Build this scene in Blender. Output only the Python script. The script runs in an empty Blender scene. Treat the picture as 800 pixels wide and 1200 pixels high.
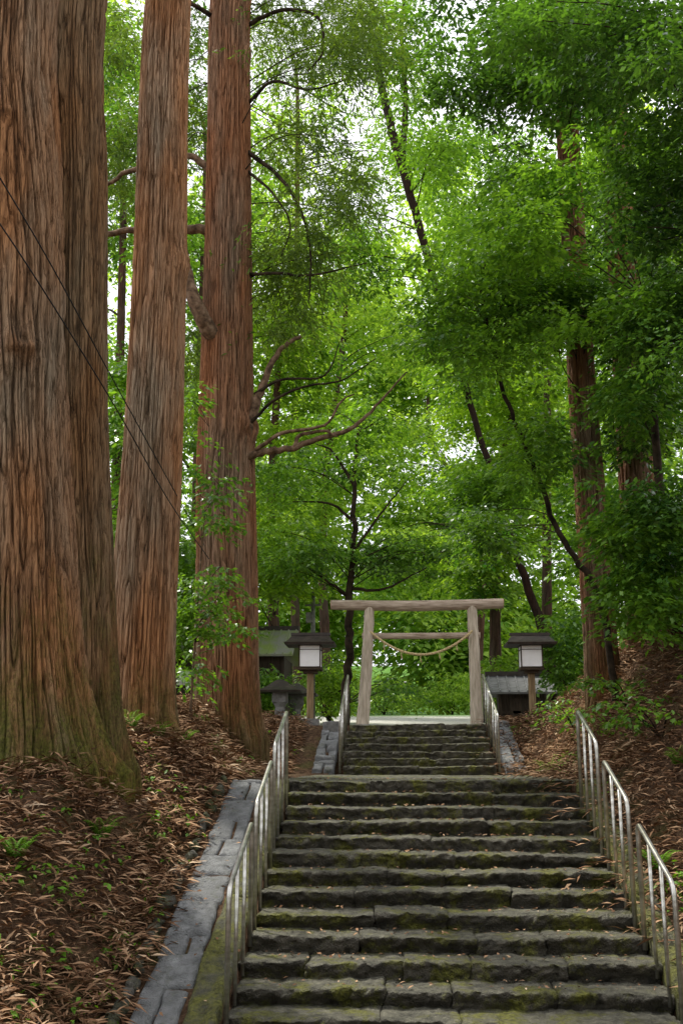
import bpy, math, random
import numpy as np
from mathutils import Vector
random.seed(7); RS=np.random.RandomState(11)
C=bpy.context.scene.collection; SC=bpy.context.scene
F=1200.0; PH=math.radians(13.6); TH=math.atan(0.0552); EX=-0.367
def P(px,py,D):
    x=(px-400)/F; y=(600-py)/F; s=D/(math.cos(PH)-y*math.sin(PH))
    X=x*s; Z=s*(math.sin(PH)+y*math.cos(PH))
    return np.array([EX+X*math.cos(TH)-D*math.sin(TH), X*math.sin(TH)+D*math.cos(TH), Z])
def sstep(t): t=np.clip(t,0,1); return t*t*(3-2*t)
LAT=RS.rand(64,64,64)
def vn(p,scale=1.0,seed=0):
    q=np.asarray(p,float)*scale+seed*17.31; i=np.floor(q).astype(int); f=q-i; f=f*f*(3-2*f)
    i0=i%64; i1=(i+1)%64; r=0
    for a in (0,1):
        for b in (0,1):
            for c in (0,1):
                w=(f[...,0] if a else 1-f[...,0])*(f[...,1] if b else 1-f[...,1])*(f[...,2] if c else 1-f[...,2])
                r=r+w*LAT[(i1 if a else i0)[...,0],(i1 if b else i0)[...,1],(i1 if c else i0)[...,2]]
    return r*2-1
def fbm(p,scale,seed=0,o=3):
    r=0;a=1;s=0
    for k in range(o): r=r+a*vn(p,scale*2**k,seed+k); s+=a; a*=.5
    return r/s
# ---------- terrain
def S(y): return np.interp(y,[-20,7.47,12.79,20.0,23.1,28,42,60,300],[-2.145,-2.145,-.246,-.26,.74,.80,1.75,2.5,2.5])
def H(x,y,rough=True):
    x=np.asarray(x,float); y=np.asarray(y,float)
    s=S(y)
    BL=np.interp(y,[-20,5,7.5,8.6,9.5,10.5,11,13.5,17,20,24,28,42,60],[-1.9,-1.8,-1.22,-.62,-.2,.0,.06,.42,.85,.95,.8,.82,1.75,2.5])
    BR=np.interp(y,[-20,5,7,10,14,18,21,25,28,42,60],[-2,-1.0,-.2,1.0,1.9,2.2,2.0,.85,.85,1.75,2.5])
    x0=np.interp(y,[8.8,9.8],[2.42,1.97])
    tl=sstep((-2.45-x)/1.25); tr=sstep((x-x0)/2.1)
    z=s+(BL-s)*tl+(BR-s)*tr
    z=z+.06*np.clip(-x-4.1,0,12)+.3*np.clip(x-4.3,0,14)*(1-.7*sstep((y-22)/6))
    z=z+np.clip(y-62,0,60)*.14
    if rough:
        b=np.maximum(sstep((-2.45-x)/.5),sstep((x-x0)/.5))
        p=np.stack([x,y,0*x],-1)
        z=z+b*(fbm(p,1.3,3)*.10+fbm(p,3.6,9)*.085+fbm(p,9.,19,2)*.03)*(1-.8*sstep((y-23)/3))
    return z
def Hs(x,y): return float(H(np.array([x]),np.array([y]))[0])
# ---------- objects
def thing(name,label,cat,loc=(0,0,0),group=None,rz=0):
    o=bpy.data.objects.new(name,None); C.objects.link(o); o.location=tuple(loc); o.rotation_euler=(0,0,rz)
    o.empty_display_size=.2
    o['label']=label; o['category']=cat
    if group: o['group']=group
    return o
def tag(o,label,cat,group=None):
    o['label']=label; o['category']=cat
    if group: o['group']=group
    return o
def wl(o):
    v=np.zeros(3)
    while o is not None: v=v+np.array(o.location); o=o.parent
    return v
def mk(name,V,Fc,mat,parent=None,smooth=False,attr=None,local=False):
    V=np.asarray(V,float)
    if parent is not None and not local: V=V-wl(parent)
    me=bpy.data.meshes.new(name)
    if isinstance(Fc,np.ndarray):
        k=Fc.shape[1]; n=len(Fc)
        me.vertices.add(len(V)); me.vertices.foreach_set('co',V.astype(np.float32).ravel())
        me.loops.add(n*k); me.loops.foreach_set('vertex_index',Fc.astype(np.int32).ravel())
        me.polygons.add(n); me.polygons.foreach_set('loop_start',np.arange(0,n*k,k,dtype=np.int32))
        me.update(calc_edges=True)
    else:
        me.from_pydata([tuple(v) for v in V],[],Fc); me.update()
    if smooth: me.polygons.foreach_set('use_smooth',np.ones(len(me.polygons),dtype=bool))
    if attr:
        for k,a in attr.items():
            at=me.attributes.new(k,'FLOAT','POINT'); at.data.foreach_set('value',np.asarray(a,np.float32).ravel())
    me.materials.append(mat)
    o=bpy.data.objects.new(name,me); C.objects.link(o)
    if parent is not None: o.parent=parent
    return o
class MB:
    def __init__(s): s.V=[]; s.F=[]
    def add(s,V,Fc):
        n=len(s.V); s.V.extend([tuple(v) for v in V]); s.F.extend([tuple(int(i)+n for i in f) for f in Fc])
    def box(s,c,d,rz=0,ch=0.0,tx=0):
        x,y,z=[k/2 for k in d]; V=[]
        b=ch
        pts=[(-x+b,-y,),(x-b,-y),(x,-y+b),(x,y-b),(x-b,y),(-x+b,y),(-x,y-b),(-x,-y+b)] if b else [(-x,-y),(x,-y),(x,y),(-x,y)]
        n=len(pts); V=[(p[0],p[1],-z) for p in pts]+[(p[0],p[1],z) for p in pts]
        cr,sr=math.cos(rz),math.sin(rz); ct,st=math.cos(tx),math.sin(tx)
        W=[]
        for (a,e,g) in V:
            e,g=e*ct-g*st,e*st+g*ct
            W.append((c[0]+a*cr-e*sr,c[1]+a*sr+e*cr,c[2]+g))
        Fc=[tuple(range(n))[::-1],tuple(range(n,2*n))]+[(i,(i+1)%n,n+(i+1)%n,n+i) for i in range(n)]
        s.add(W,Fc)
    def tube(s,pts,r,sides=8,cap=True):
        V,Fc=tube(pts,r,sides,cap); s.add(V,Fc)
    def obj(s,name,mat,parent=None,smooth=False,local=False): return mk(name,s.V,s.F,mat,parent,smooth,None,local)
def smoothpath(pts,n=6):
    P_=np.array(pts,float)
    if len(P_)<3: 
        t=np.linspace(0,1,n+1)[:,None]; return P_[0]*(1-t)+P_[-1]*t
    Q=np.vstack([2*P_[0]-P_[1],P_,2*P_[-1]-P_[-2]]); out=[]
    for i in range(1,len(Q)-2):
        for k in range(n):
            t=k/n; a,b,c,d=Q[i-1],Q[i],Q[i+1],Q[i+2]
            out.append(.5*((2*b)+(-a+c)*t+(2*a-5*b+4*c-d)*t*t+(-a+3*b-3*c+d)*t**3))
    out.append(P_[-1]); return np.array(out)
def tube(pts,r,sides=8,cap=True):
    pts=np.array(pts,float); n=len(pts); r=np.broadcast_to(np.asarray(r,float),(n,)) if np.ndim(r)==0 or len(r)==n else np.interp(np.linspace(0,1,n),np.linspace(0,1,len(r)),r)
    T=np.gradient(pts,axis=0); T/=np.linalg.norm(T,axis=1)[:,None]+1e-9
    a=np.array([0,0,1.]) if abs(T[0][2])<.9 else np.array([1.,0,0])
    V=[]; u=np.cross(T[0],a); u/=np.linalg.norm(u)
    for i in range(n):
        u=u-T[i]*np.dot(u,T[i]); u/=np.linalg.norm(u)+1e-9; w=np.cross(T[i],u)
        for k in range(sides):
            t=2*math.pi*k/sides; V.append(pts[i]+r[i]*(u*math.cos(t)+w*math.sin(t)))
    Fc=[(i*sides+k,i*sides+(k+1)%sides,(i+1)*sides+(k+1)%sides,(i+1)*sides+k) for i in range(n-1) for k in range(sides)]
    if cap: Fc+= [tuple(range(sides))[::-1],tuple(range((n-1)*sides,n*sides))]
    return V,Fc
# ---------- materials
def M(name,rough=.8,spec=.3):
    m=bpy.data.materials.new(name); m.use_nodes=True; nt=m.node_tree; b=nt.nodes['Principled BSDF']
    b.inputs['Roughness'].default_value=rough; b.inputs['Specular IOR Level'].default_value=spec
    return m,nt,b
def nd(nt,t,**k):
    n=nt.nodes.new(t)
    for a,v in k.items():
        if a in n.inputs: n.inputs[a].default_value=v
        else: setattr(n,a,v)
    return n
def ramp(nt,src,stops):
    r=nt.nodes.new('ShaderNodeValToRGB'); e=r.color_ramp.elements
    while len(e)<len(stops): e.new(.5)
    for i,(p,c) in enumerate(stops):
        e[i].position=p; e[i].color=(c,c,c,1) if not isinstance(c,tuple) else (*c,1)
    nt.links.new(src,r.inputs[0]); return r.outputs[0]
def mixc(nt,f,a,b,bt='MIX'):
    m=nt.nodes.new('ShaderNodeMix'); m.data_type='RGBA'; m.blend_type=bt
    for sock,v in ((m.inputs[0],f),(m.inputs[6],a),(m.inputs[7],b)):
        if isinstance(v,bpy.types.NodeSocket): nt.links.new(v,sock)
        elif isinstance(v,tuple): sock.default_value=(*v,1)
        else: sock.default_value=v
    return m.outputs[2]
def noise(nt,scale,detail=4,vec=None,mp=None,rough=.55):
    n=nd(nt,'ShaderNodeTexNoise'); n.inputs['Scale'].default_value=scale; n.inputs['Detail'].default_value=detail; n.inputs['Roughness'].default_value=rough
    tc=nt.nodes.new('ShaderNodeTexCoord'); v=tc.outputs['Object']
    if mp:
        k=nt.nodes.new('ShaderNodeMapping'); k.inputs['Scale'].default_value=mp; nt.links.new(v,k.inputs[0]); v=k.outputs[0]
    nt.links.new(v,n.inputs['Vector']); return n.outputs[0]
def bump(nt,b,h,strength=.5,dist=.02):
    n=nt.nodes.new('ShaderNodeBump'); n.inputs['Strength'].default_value=strength; n.inputs['Distance'].default_value=dist
    nt.links.new(h,n.inputs['Height']); nt.links.new(n.outputs[0],b.inputs['Normal'])
def math_(nt,op,a,b=0.0,clamp=False):
    m=nt.nodes.new('ShaderNodeMath'); m.operation=op; m.use_clamp=clamp
    for i,v in ((0,a),(1,b)):
        if isinstance(v,bpy.types.NodeSocket): nt.links.new(v,m.inputs[i])
        else: m.inputs[i].default_value=v
    return m.outputs[0]
def bark(name,dark,mid,light,red,mossh=1.5,moss=(.05,.065,.015),mossamt=1.0,fine=1.0,msub=.35):
    m,nt,b=M(name,.85,.2)
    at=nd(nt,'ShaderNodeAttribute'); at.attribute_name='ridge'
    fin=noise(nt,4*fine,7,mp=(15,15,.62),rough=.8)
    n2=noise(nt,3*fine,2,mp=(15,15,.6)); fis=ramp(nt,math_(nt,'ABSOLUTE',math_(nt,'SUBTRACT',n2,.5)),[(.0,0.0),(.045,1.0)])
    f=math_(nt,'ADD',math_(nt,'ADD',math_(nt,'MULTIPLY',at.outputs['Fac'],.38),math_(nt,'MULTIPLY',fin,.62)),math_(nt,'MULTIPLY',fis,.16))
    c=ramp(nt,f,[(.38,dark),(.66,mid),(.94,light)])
    big=ramp(nt,noise(nt,.9,4,mp=(1.5,1.5,.35)),[(.35,0.0),(.60,1.0)])
    c=mixc(nt,math_(nt,'MULTIPLY',big,.9),c,mixc(nt,1.0,c,red,'MULTIPLY'))
    tc=nt.nodes.new('ShaderNodeTexCoord'); sx=nt.nodes.new('ShaderNodeSeparateXYZ'); nt.links.new(tc.outputs['Object'],sx.inputs[0])
    h=math_(nt,'DIVIDE',sx.outputs[2],mossh)
    mo=math_(nt,'SUBTRACT',math_(nt,'MULTIPLY',noise(nt,2.6,8,mp=(1.5,1.5,.5),rough=.8),2.3),math_(nt,'ADD',math_(nt,'MULTIPLY',h,.6),msub))
    mo=ramp(nt,mo,[(.3,0.0),(.9,mossamt)])
    mossc=ramp(nt,noise(nt,30,4),[(.3,tuple(k*.35 for k in moss)),(.7,tuple(k*1.6 for k in moss))])
    c=mixc(nt,mo,c,mossc)
    nt.links.new(c,b.inputs['Base Color'])
    bump(nt,b,math_(nt,'ADD',fin,math_(nt,'MULTIPLY',fis,.4)),1.0,.045); return m
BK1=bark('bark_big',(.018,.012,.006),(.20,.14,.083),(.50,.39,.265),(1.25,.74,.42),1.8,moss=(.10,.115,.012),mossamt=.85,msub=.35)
BK1B=bark('bark_mossy',(.014,.011,.006),(.15,.108,.06),(.34,.265,.165),(1.2,.75,.44),2.8,moss=(.085,.095,.014),mossamt=.75,msub=.4)
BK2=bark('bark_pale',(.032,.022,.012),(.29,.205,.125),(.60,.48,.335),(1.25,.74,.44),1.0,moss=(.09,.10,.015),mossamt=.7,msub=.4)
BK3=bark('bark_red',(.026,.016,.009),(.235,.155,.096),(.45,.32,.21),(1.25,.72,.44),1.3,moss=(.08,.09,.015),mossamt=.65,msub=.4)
BK4=bark('bark_brown',(.022,.014,.008),(.20,.127,.078),(.38,.26,.17),(1.25,.7,.42),2,moss=(.06,.075,.015),mossamt=.6,msub=.4)
BKF=bark('bark_far',(.02,.014,.01),(.07,.05,.035),(.14,.10,.07),(1.2,.7,.5),2,mossamt=.5)
LIMB,nt,b=M('limb_bark',.9,.15)
nt.links.new(ramp(nt,noise(nt,9,5,mp=(1,1,1)),[(.35,(.06,.038,.022)),(.55,(.18,.115,.07)),(.75,(.32,.23,.15))]),b.inputs['Base Color']); bump(nt,b,noise(nt,25,4),.7,.02)
TWIG,nt,b=M('twig_bark',.9,.1); nt.links.new(ramp(nt,noise(nt,6,4),[(.35,(.012,.009,.006)),(.7,(.06,.042,.026))]),b.inputs['Base Color'])
def leafmat(name,a,c,tr=.4,rough=.45,spec=.4,freq=.5):
    m,nt,b=M(name,rough,spec)
    g=nt.nodes.new('ShaderNodeNewGeometry'); n=noise(nt,freq,3)
    f=math_(nt,'ADD',math_(nt,'MULTIPLY',g.outputs['Random Per Island'],.5),math_(nt,'MULTIPLY',math_(nt,'SUBTRACT',n,.30),1.45),True)
    mid=tuple((x+y)/2*.82 for x,y in zip(a,c))
    col=ramp(nt,f,[(.1,a),(.55,mid),(.95,c)])
    nt.links.new(col,b.inputs['Base Color'])
    t=nt.nodes.new('ShaderNodeBsdfTranslucent'); tc=mixc(nt,1.0,col,(1.3,1.28,.42),'MULTIPLY'); nt.links.new(tc,t.inputs[0])
    mx=nt.nodes.new('ShaderNodeMixShader'); mx.inputs[0].default_value=tr
    nt.links.new(b.outputs[0],mx.inputs[1]); nt.links.new(t.outputs[0],mx.inputs[2])
    nt.links.new(mx.outputs[0],nt.nodes['Material Output'].inputs[0]); return m
L_FAR=leafmat('leaf_far',(.12,.28,.04),(.58,.78,.16),.55,.6,.2,.14)
L_BRI=leafmat('leaf_bright',(.05,.16,.022),(.42,.64,.07),.55,.45,.35,.35)
L_MID=leafmat('leaf_mid',(.028,.105,.018),(.27,.50,.06),.5,.32,.6,.4)
L_DRK=leafmat('leaf_dark',(.014,.055,.014),(.16,.34,.055),.42,.24,.8,.5)
L_CED=leafmat('leaf_cedar',(.035,.08,.018),(.22,.34,.06),.5,.6,.2,.4)
L_FERN=leafmat('leaf_fern',(.08,.20,.012),(.22,.45,.03),.4,.5,.3,1)
# ---------- foliage
def quads(p,d,nrm,L,w):
    s=np.cross(d,nrm); s/=np.linalg.norm(s,axis=1)[:,None]+1e-9
    L=L[:,None]; w=w[:,None]; n=len(p)
    V=np.empty((n,4,3)); V[:,0]=p; V[:,1]=p+d*L*.45+s*w; V[:,2]=p+d*L-np.array([0,0,1])*L*.15; V[:,3]=p+d*L*.45-s*w
    return V.reshape(-1,3)
def norm(a): return a/(np.linalg.norm(a,axis=1)[:,None]+1e-9)
def broad(Cn,m,rad,size,flat=.08,droop=.35,tilt=.45,wr=.27):
    n=len(Cn); N=n*m; c=np.repeat(Cn,m,0); rc=np.repeat(rad*RS.uniform(.6,1.45,n),m)
    tw=RS.randint(0,7,N); base=np.repeat(RS.uniform(0,6.28,n),m)
    a=base+tw*.9+RS.normal(0,.14,N); rr=np.sqrt(RS.rand(N))*rc
    rr=rr*(.6+.5*np.abs(np.sin(tw*2.1+base)))
    sa=np.repeat(RS.normal(0,.22,n),m); sb=np.repeat(RS.normal(0,.22,n),m)
    ox=rr*np.cos(a); oy=rr*np.sin(a); oz=RS.normal(0,1,N)*flat*rc-droop*rr*rr/rc+sa*ox+sb*oy
    p=c+np.stack([ox,oy,oz],1)
    la=a+RS.normal(0,.7,N)
    d=norm(np.stack([np.cos(la),np.sin(la),RS.normal(-.35,.3,N)],1))
    nr=np.stack([RS.normal(0,tilt,N),RS.normal(0,tilt,N),np.ones(N)],1)
    L=size*RS.uniform(.6,1.35,N); return quads(p,d,nr,L,L*wr)
def cedar(Cn,m,rad,size):
    n=len(Cn); K=8; j=max(2,m//K); N=n*K*j
    c=np.repeat(Cn,K*j,0); a=np.repeat(RS.uniform(0,6.28,n*K),j); el=np.repeat(RS.normal(-.1,.4,n*K),j); ln=np.repeat(rad*RS.uniform(.5,1.4,n*K),j)
    t=RS.rand(N); D_=np.stack([np.cos(a)*np.cos(el),np.sin(a)*np.cos(el),np.sin(el)],1)
    p=c+D_*(t*ln)[:,None]; p[:,2]-=t*t*ln*.7
    p+=RS.normal(0,.03*rad,(N,3))
    d=norm(D_+RS.normal(0,.45,(N,3))+np.array([0,0,-.6])*t[:,None])
    L=size*RS.uniform(.6,1.4,N); return quads(p,d,RS.normal(0,1,(N,3))+np.array([0,0,.6]),L,L*.13)
def centers(blobs,gap=.0,gf=.7,seed=0):
    out=[]
    for (px,py,D,rx,ry,rd,n) in blobs:
        q=RS.normal(0,1,(n*3,3)); q=q/np.linalg.norm(q,axis=1)[:,None]*(RS.rand(n*3)**.40)[:,None]
        W=np.array([P(px+a*rx,py+b*ry,max(4,D+g*rd)) for a,b,g in q])
        k=vn(W,gf,seed)>gap
        W=W[k][:n]; W=W[W[:,2]>H(W[:,0],W[:,1],False)+.25]
        out.append(W)
    return np.vstack(out)
def crown(parent,blobs,mat,m=80,rad=.55,size=.09,kind='broad',gap=-.05,gf=.7,limbs=10,trunk=None,name='crown',seed=0,lr=.02,mxd=99,**kw):
    Cn=centers(blobs,gap,gf,seed)
    V=broad(Cn,m,rad,size,**kw) if kind=='broad' else cedar(Cn,m,rad,size)
    o=mk(name,V,np.arange(len(V)).reshape(-1,4),mat,parent)
    if trunk is not None and limbs:
        T=np.array(trunk); idx=RS.permutation(len(Cn))[:limbs]
        for i in idx:
            c=Cn[i]; ok=T[T[:,2]<c[2]+.3]; 
            if len(ok)==0: ok=T[:1]
            j=ok[np.argmin(np.linalg.norm(ok-c,axis=1)+.4*np.abs(ok[:,2]-c[2]+.8))]
            ds=np.linalg.norm(c-j)
            if ds>mxd: continue
            mid=(c+j)/2+np.array([0,0,.12*ds])+RS.normal(0,.07*ds,3)
            mb=MB(); mb.tube(smoothpath([j,mid,c],5),[lr*(.6+.25*ds),lr*.5],5,False); mb.obj('branch',TWIG,parent,True)
    return o
def trunk(parent,pts,radii,mat,nu=120,dz=.05,ridge=.025,flare=.5,fh=.5,lob=5,seed=0,cells=26,bumps=(),name='trunk',sink=.3):
    Pp=smoothpath(pts,8); z=np.arange(Pp[0][2],Pp[-1][2],dz)
    cx=np.interp(z,Pp[:,2],Pp[:,0]); cy=np.interp(z,Pp[:,2],Pp[:,1])
    zr=np.array([p[2] for p in pts]); R=np.interp(z,zr,radii)
    th=np.linspace(0,2*math.pi,nu,endpoint=False)
    TT,ZZ=np.meshgrid(th,z); RR=R[:,None]
    h=ZZ-z[0]-sink
    lobes=.45*np.sin(lob*TT+seed+1.0*np.sin(TT*2+seed))+.35*np.sin((lob*2+1)*TT+seed*2)+.3*vn(np.stack([np.cos(TT)*3,np.sin(TT)*3,ZZ*1.5],-1),1,seed+9)
    hh=np.clip(h,-.12,99)
    rr=RR*(1+flare*np.exp(-hh/fh)*(1+.9*lobes)+flare*.35*np.exp(-np.clip(h,0,99)/(fh*3.5)))
    k=cells/(2*math.pi)
    wob=vn(np.stack([np.cos(TT)*2,np.sin(TT)*2,ZZ*.5],-1),1,seed)*.05+vn(np.stack([np.cos(TT)*5,np.sin(TT)*5,ZZ*1.8],-1),1,seed+4)*.014
    T2=TT+wob
    q=lambda f,zs:np.stack([np.cos(T2)*k*f,np.sin(T2)*k*f,ZZ*zs],-1)
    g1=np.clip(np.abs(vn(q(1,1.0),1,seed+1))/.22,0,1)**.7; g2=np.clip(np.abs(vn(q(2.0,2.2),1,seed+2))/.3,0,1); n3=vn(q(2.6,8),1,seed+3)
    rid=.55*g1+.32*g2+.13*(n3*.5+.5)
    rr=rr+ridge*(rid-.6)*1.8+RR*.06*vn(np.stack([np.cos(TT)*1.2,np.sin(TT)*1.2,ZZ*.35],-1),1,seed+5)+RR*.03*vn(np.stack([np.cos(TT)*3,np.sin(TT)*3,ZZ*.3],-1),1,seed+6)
    rr=rr+np.exp(-np.clip(h,0,9)/.5)*.05*fbm(np.stack([np.cos(TT)*4,np.sin(TT)*4,ZZ*4],-1),1,seed+12)
    V=np.stack([cx[:,None]+rr*np.cos(TT),cy[:,None]+rr*np.sin(TT),ZZ],-1)
    for (bx_,by_,bz_,br,ba) in bumps:
        c=np.array([bx_,by_,bz_]); d=np.linalg.norm(V-c,axis=-1); g=np.exp(-(d/br)**2)*ba*(1+.5*vn(V,9,seed+8))
        V[...,0]+=g*np.cos(TT); V[...,1]+=g*np.sin(TT)
    nz=len(z); i=np.arange(nz-1)[:,None]*nu; j=np.arange(nu)[None,:]; j2=(j+1)%nu
    Fc=np.stack([i+j,i+j2,i+nu+j2,i+nu+j],-1).reshape(-1,4)
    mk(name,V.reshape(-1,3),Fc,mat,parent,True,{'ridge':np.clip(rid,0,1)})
    return np.stack([cx,cy,z],1)[::max(1,int(.3/dz))]
def limb(parent,pix,r,mat=None,name='limb',n=6,jit=.2,ds=0):
    pts=[P(*p) for p in pix]; q=smoothpath(pts,n); rm=np.mean(r)
    q[1:-1]+=RS.normal(0,rm*jit,(len(q)-2,3))
    V,Fc=tube(q,r,12); return mk(name,V,Fc,mat or LIMB,parent,True)
def base(px,py,D):
    p=P(px,py,D); p[2]=Hs(p[0],p[1]); return p

# ================= SETTING
GR,nt,b=M('forest_floor',.95,.1)
lit=ramp(nt,noise(nt,14,8,rough=.75),[(.32,(.018,.011,.006)),(.5,(.09,.052,.030)),(.7,(.24,.15,.09))])
mo=ramp(nt,noise(nt,1.6,5),[(.52,0.0),(.68,.5)])
c=mixc(nt,mo,lit,(.06,.075,.015))
at=nd(nt,'ShaderNodeAttribute'); at.attribute_name='gravel'
grv=ramp(nt,noise(nt,40,4),[(.3,(.40,.39,.35)),(.7,(.62,.60,.55))])
c=mixc(nt,at.outputs['Fac'],c,grv)
at=nd(nt,'ShaderNodeAttribute'); at.attribute_name='hill'
c=mixc(nt,at.outputs['Fac'],c,ramp(nt,noise(nt,1.5,6),[(.3,(.02,.06,.01)),(.7,(.12,.26,.03))]))
nt.links.new(c,b.inputs['Base Color']); bump(nt,b,noise(nt,22,8,rough=.75),.9,.05)
def axis(a,b_,st,lo,hi,g=1.12):
    v=list(np.arange(a,b_,st)); s=st; x=v[-1]
    while x<hi: s*=g; x+=s; v.append(x)
    s=st; x=v[0]; w=[]
    while x>lo: s*=g; x-=s; w.append(x)
    return np.array(w[::-1]+v)
gx=axis(-7,7,.055,-120,120); gy=axis(6,25,.055,-30,190)
X,Y=np.meshgrid(gx,gy); Z=H(X,Y)
inst=(np.abs(X)<1.72)&(((Y>7.35)&(Y<12.95))|((Y>19.95)&(Y<23.2)))
Z=np.where(inst,Z-.3,Z)
Z=np.where((np.abs(X)<2.1)&(Y>=12.95)&(Y<=19.95),Z-.06,Z)
nx=len(gx); ny=len(gy); i=np.arange(ny-1)[:,None]*nx; j=np.arange(nx-1)[None,:]
Fg=np.stack([i+j,i+j+1,i+nx+j+1,i+nx+j],-1).reshape(-1,4)
gm=sstep((Y-23.4)/.8)*(1-sstep((Y-41)/3))*(1-sstep((np.abs(X)-3.4)/1.2)); hl=sstep((Y-38)/4)
g=mk('ground',np.stack([X,Y,Z],-1).reshape(-1,3),Fg,GR,None,True,{'gravel':gm,'hill':hl}); g['kind']='structure'

# stone
def stonemat(name,dark,light,moss,ml,mh,bs=.8,top=None,isl=.45,wear=None):
    m,nt,b=M(name,.7,.4)
    c=ramp(nt,noise(nt,7,8,rough=.7),[(.3,dark),(.72,light)])
    ge=nt.nodes.new('ShaderNodeNewGeometry')
    c=mixc(nt,math_(nt,'MULTIPLY',ge.outputs['Random Per Island'],isl),c,tuple(k*.5 for k in light),'MIX')
    mo=ramp(nt,noise(nt,3.2,8,rough=.72),[(ml,0.0),(mh,.95)])
    mc=ramp(nt,noise(nt,28,4),[(.3,tuple(k*.35 for k in moss)),(.7,tuple(k*1.5 for k in moss))])
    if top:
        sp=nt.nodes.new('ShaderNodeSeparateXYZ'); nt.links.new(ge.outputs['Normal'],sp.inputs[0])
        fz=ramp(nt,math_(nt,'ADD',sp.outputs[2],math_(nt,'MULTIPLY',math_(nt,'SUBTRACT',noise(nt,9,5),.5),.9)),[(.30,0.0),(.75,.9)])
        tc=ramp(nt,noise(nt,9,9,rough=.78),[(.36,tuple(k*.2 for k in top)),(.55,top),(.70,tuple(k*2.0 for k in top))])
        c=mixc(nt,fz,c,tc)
    c=mixc(nt,mo,c,mc)
    nt.links.new(c,b.inputs['Base Color'])
    bump(nt,b,math_(nt,'ADD',noise(nt,14,9,rough=.78),noise(nt,60,4)),bs,.06); return m
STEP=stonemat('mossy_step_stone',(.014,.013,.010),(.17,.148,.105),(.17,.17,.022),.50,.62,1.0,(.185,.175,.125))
STEPU=stonemat('lit_step_stone',(.03,.028,.021),(.28,.25,.18),(.22,.22,.04),.50,.62,1.0,(.22,.205,.14))  # lighter copy of the step stone; upper flight's lit look is in its colour
KERB=stonemat('mossy_kerb_stone',(.03,.03,.02),(.16,.15,.10),(.13,.13,.02),.38,.55)
SLAB=stonemat('grey_slab_stone',(.085,.088,.085),(.42,.425,.42),(.08,.09,.03),.54,.76,.9,isl=.75)
COB=stonemat('edging_stone',(.025,.022,.017),(.18,.165,.135),(.08,.09,.02),.42,.60)
PR0=[(.03,-.20),(.022,-.17),(.016,-.145),(.01,-.12),(.006,-.10),(.002,-.08),(.0,-.06),(.0,-.045),(-.004,-.03),(-.006,-.018),(-.004,-.008),(.004,-.002),(.016,.0),(.035,.001),(.07,.0),(.12,-.001),(.17,0),(.23,0),(.29,0),(.36,0),(.43,0),(.5,-.01)]
def stoneblock(mb,x0,x1,yv,zt,seed,us=1.0):
    nu=max(10,int((x1-x0)/.013)); u=np.linspace(0,1,nu)
    pr=np.array(PR0); npf=len(pr)
    dy=random.uniform(-.03,.03); dz=random.uniform(-.014,.014); tl=random.uniform(-.012,.012); yaw=random.uniform(-.03,.03); uc=random.choice([0.02,.045,.075])*us
    U,K=np.meshgrid(u,np.arange(npf),indexing='ij')
    y=pr[K,0]; z=pr[K,1]; y=y+uc*np.clip((-z-.04)/.08,0,1)
    e=np.exp(-U*(x1-x0)/.010)+np.exp(-(1-U)*(x1-x0)/.010)
    x=x0+.002+(x1-x0-.004)*U
    p=np.stack([x,yv+y,zt+z],-1)
    n=fbm(p,3,seed,4); n2=fbm(p*np.array([1,1,1.6]),13,seed+7,4); n3=fbm(p*np.array([1,.4,.3]),5,seed+3,4); n4=1-2*np.abs(fbm(p*np.array([1,.2,2.2]),7,seed+21,3))
    chip=np.clip(fbm(p*np.array([1,.2,.2]),7,seed+33,3)-.2,0,1)*.18
    p[...,1]+=dy+yaw*(U-.5)+.028*n+.038*n2+.014*e-.028*n4+chip
    p[...,2]+=dz+tl*(U-.5)*2-.014*e+(.018*n3+.018*n2)*np.clip((z+.12)/.12,0,1)-chip*.2*np.clip((z+.12)/.12,0,1)
    p[...,0]+=.02*n2+.03*vn(p*np.array([0,1,1]),9,seed)
    V=p.reshape(-1,3); Fc=[(a*npf+k,(a+1)*npf+k,(a+1)*npf+k+1,a*npf+k+1) for a in range(nu-1) for k in range(npf-1)]
    Fc.append(tuple(range(npf))); Fc.append(tuple((nu-1)*npf+k for k in range(npf))[::-1])
    mb.add(V,Fc)
def flight(name,label,v0,z0,n,tr,ri,hw,seed,k0=0,bl=(.45,1.7),mat=None,us=1.0):
    t=thing(name,label,'stairs',(0,v0,z0-.2))
    for k in range(k0,n):
        mb=MB(); x=-hw+random.uniform(-.05,.02); xe=hw+random.uniform(-.02,.05)
        while x<xe-.05:
            w=random.uniform(*bl); x1=min(x+w,xe)
            if xe-x1<.35: x1=xe
            stoneblock(mb,x,x1,v0+k*tr,z0+k*ri,seed+k,us); x=x1
        mb.obj('step',mat or STEP,t,True)
    return t
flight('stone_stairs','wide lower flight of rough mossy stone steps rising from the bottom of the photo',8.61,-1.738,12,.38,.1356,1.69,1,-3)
flight('stone_stairs','narrower upper flight of mossy stone steps leading up to the wooden gate',20.0,-.12,7,.44,.1435,1.45,50,0,(.4,1.2),STEPU,.4)
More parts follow.
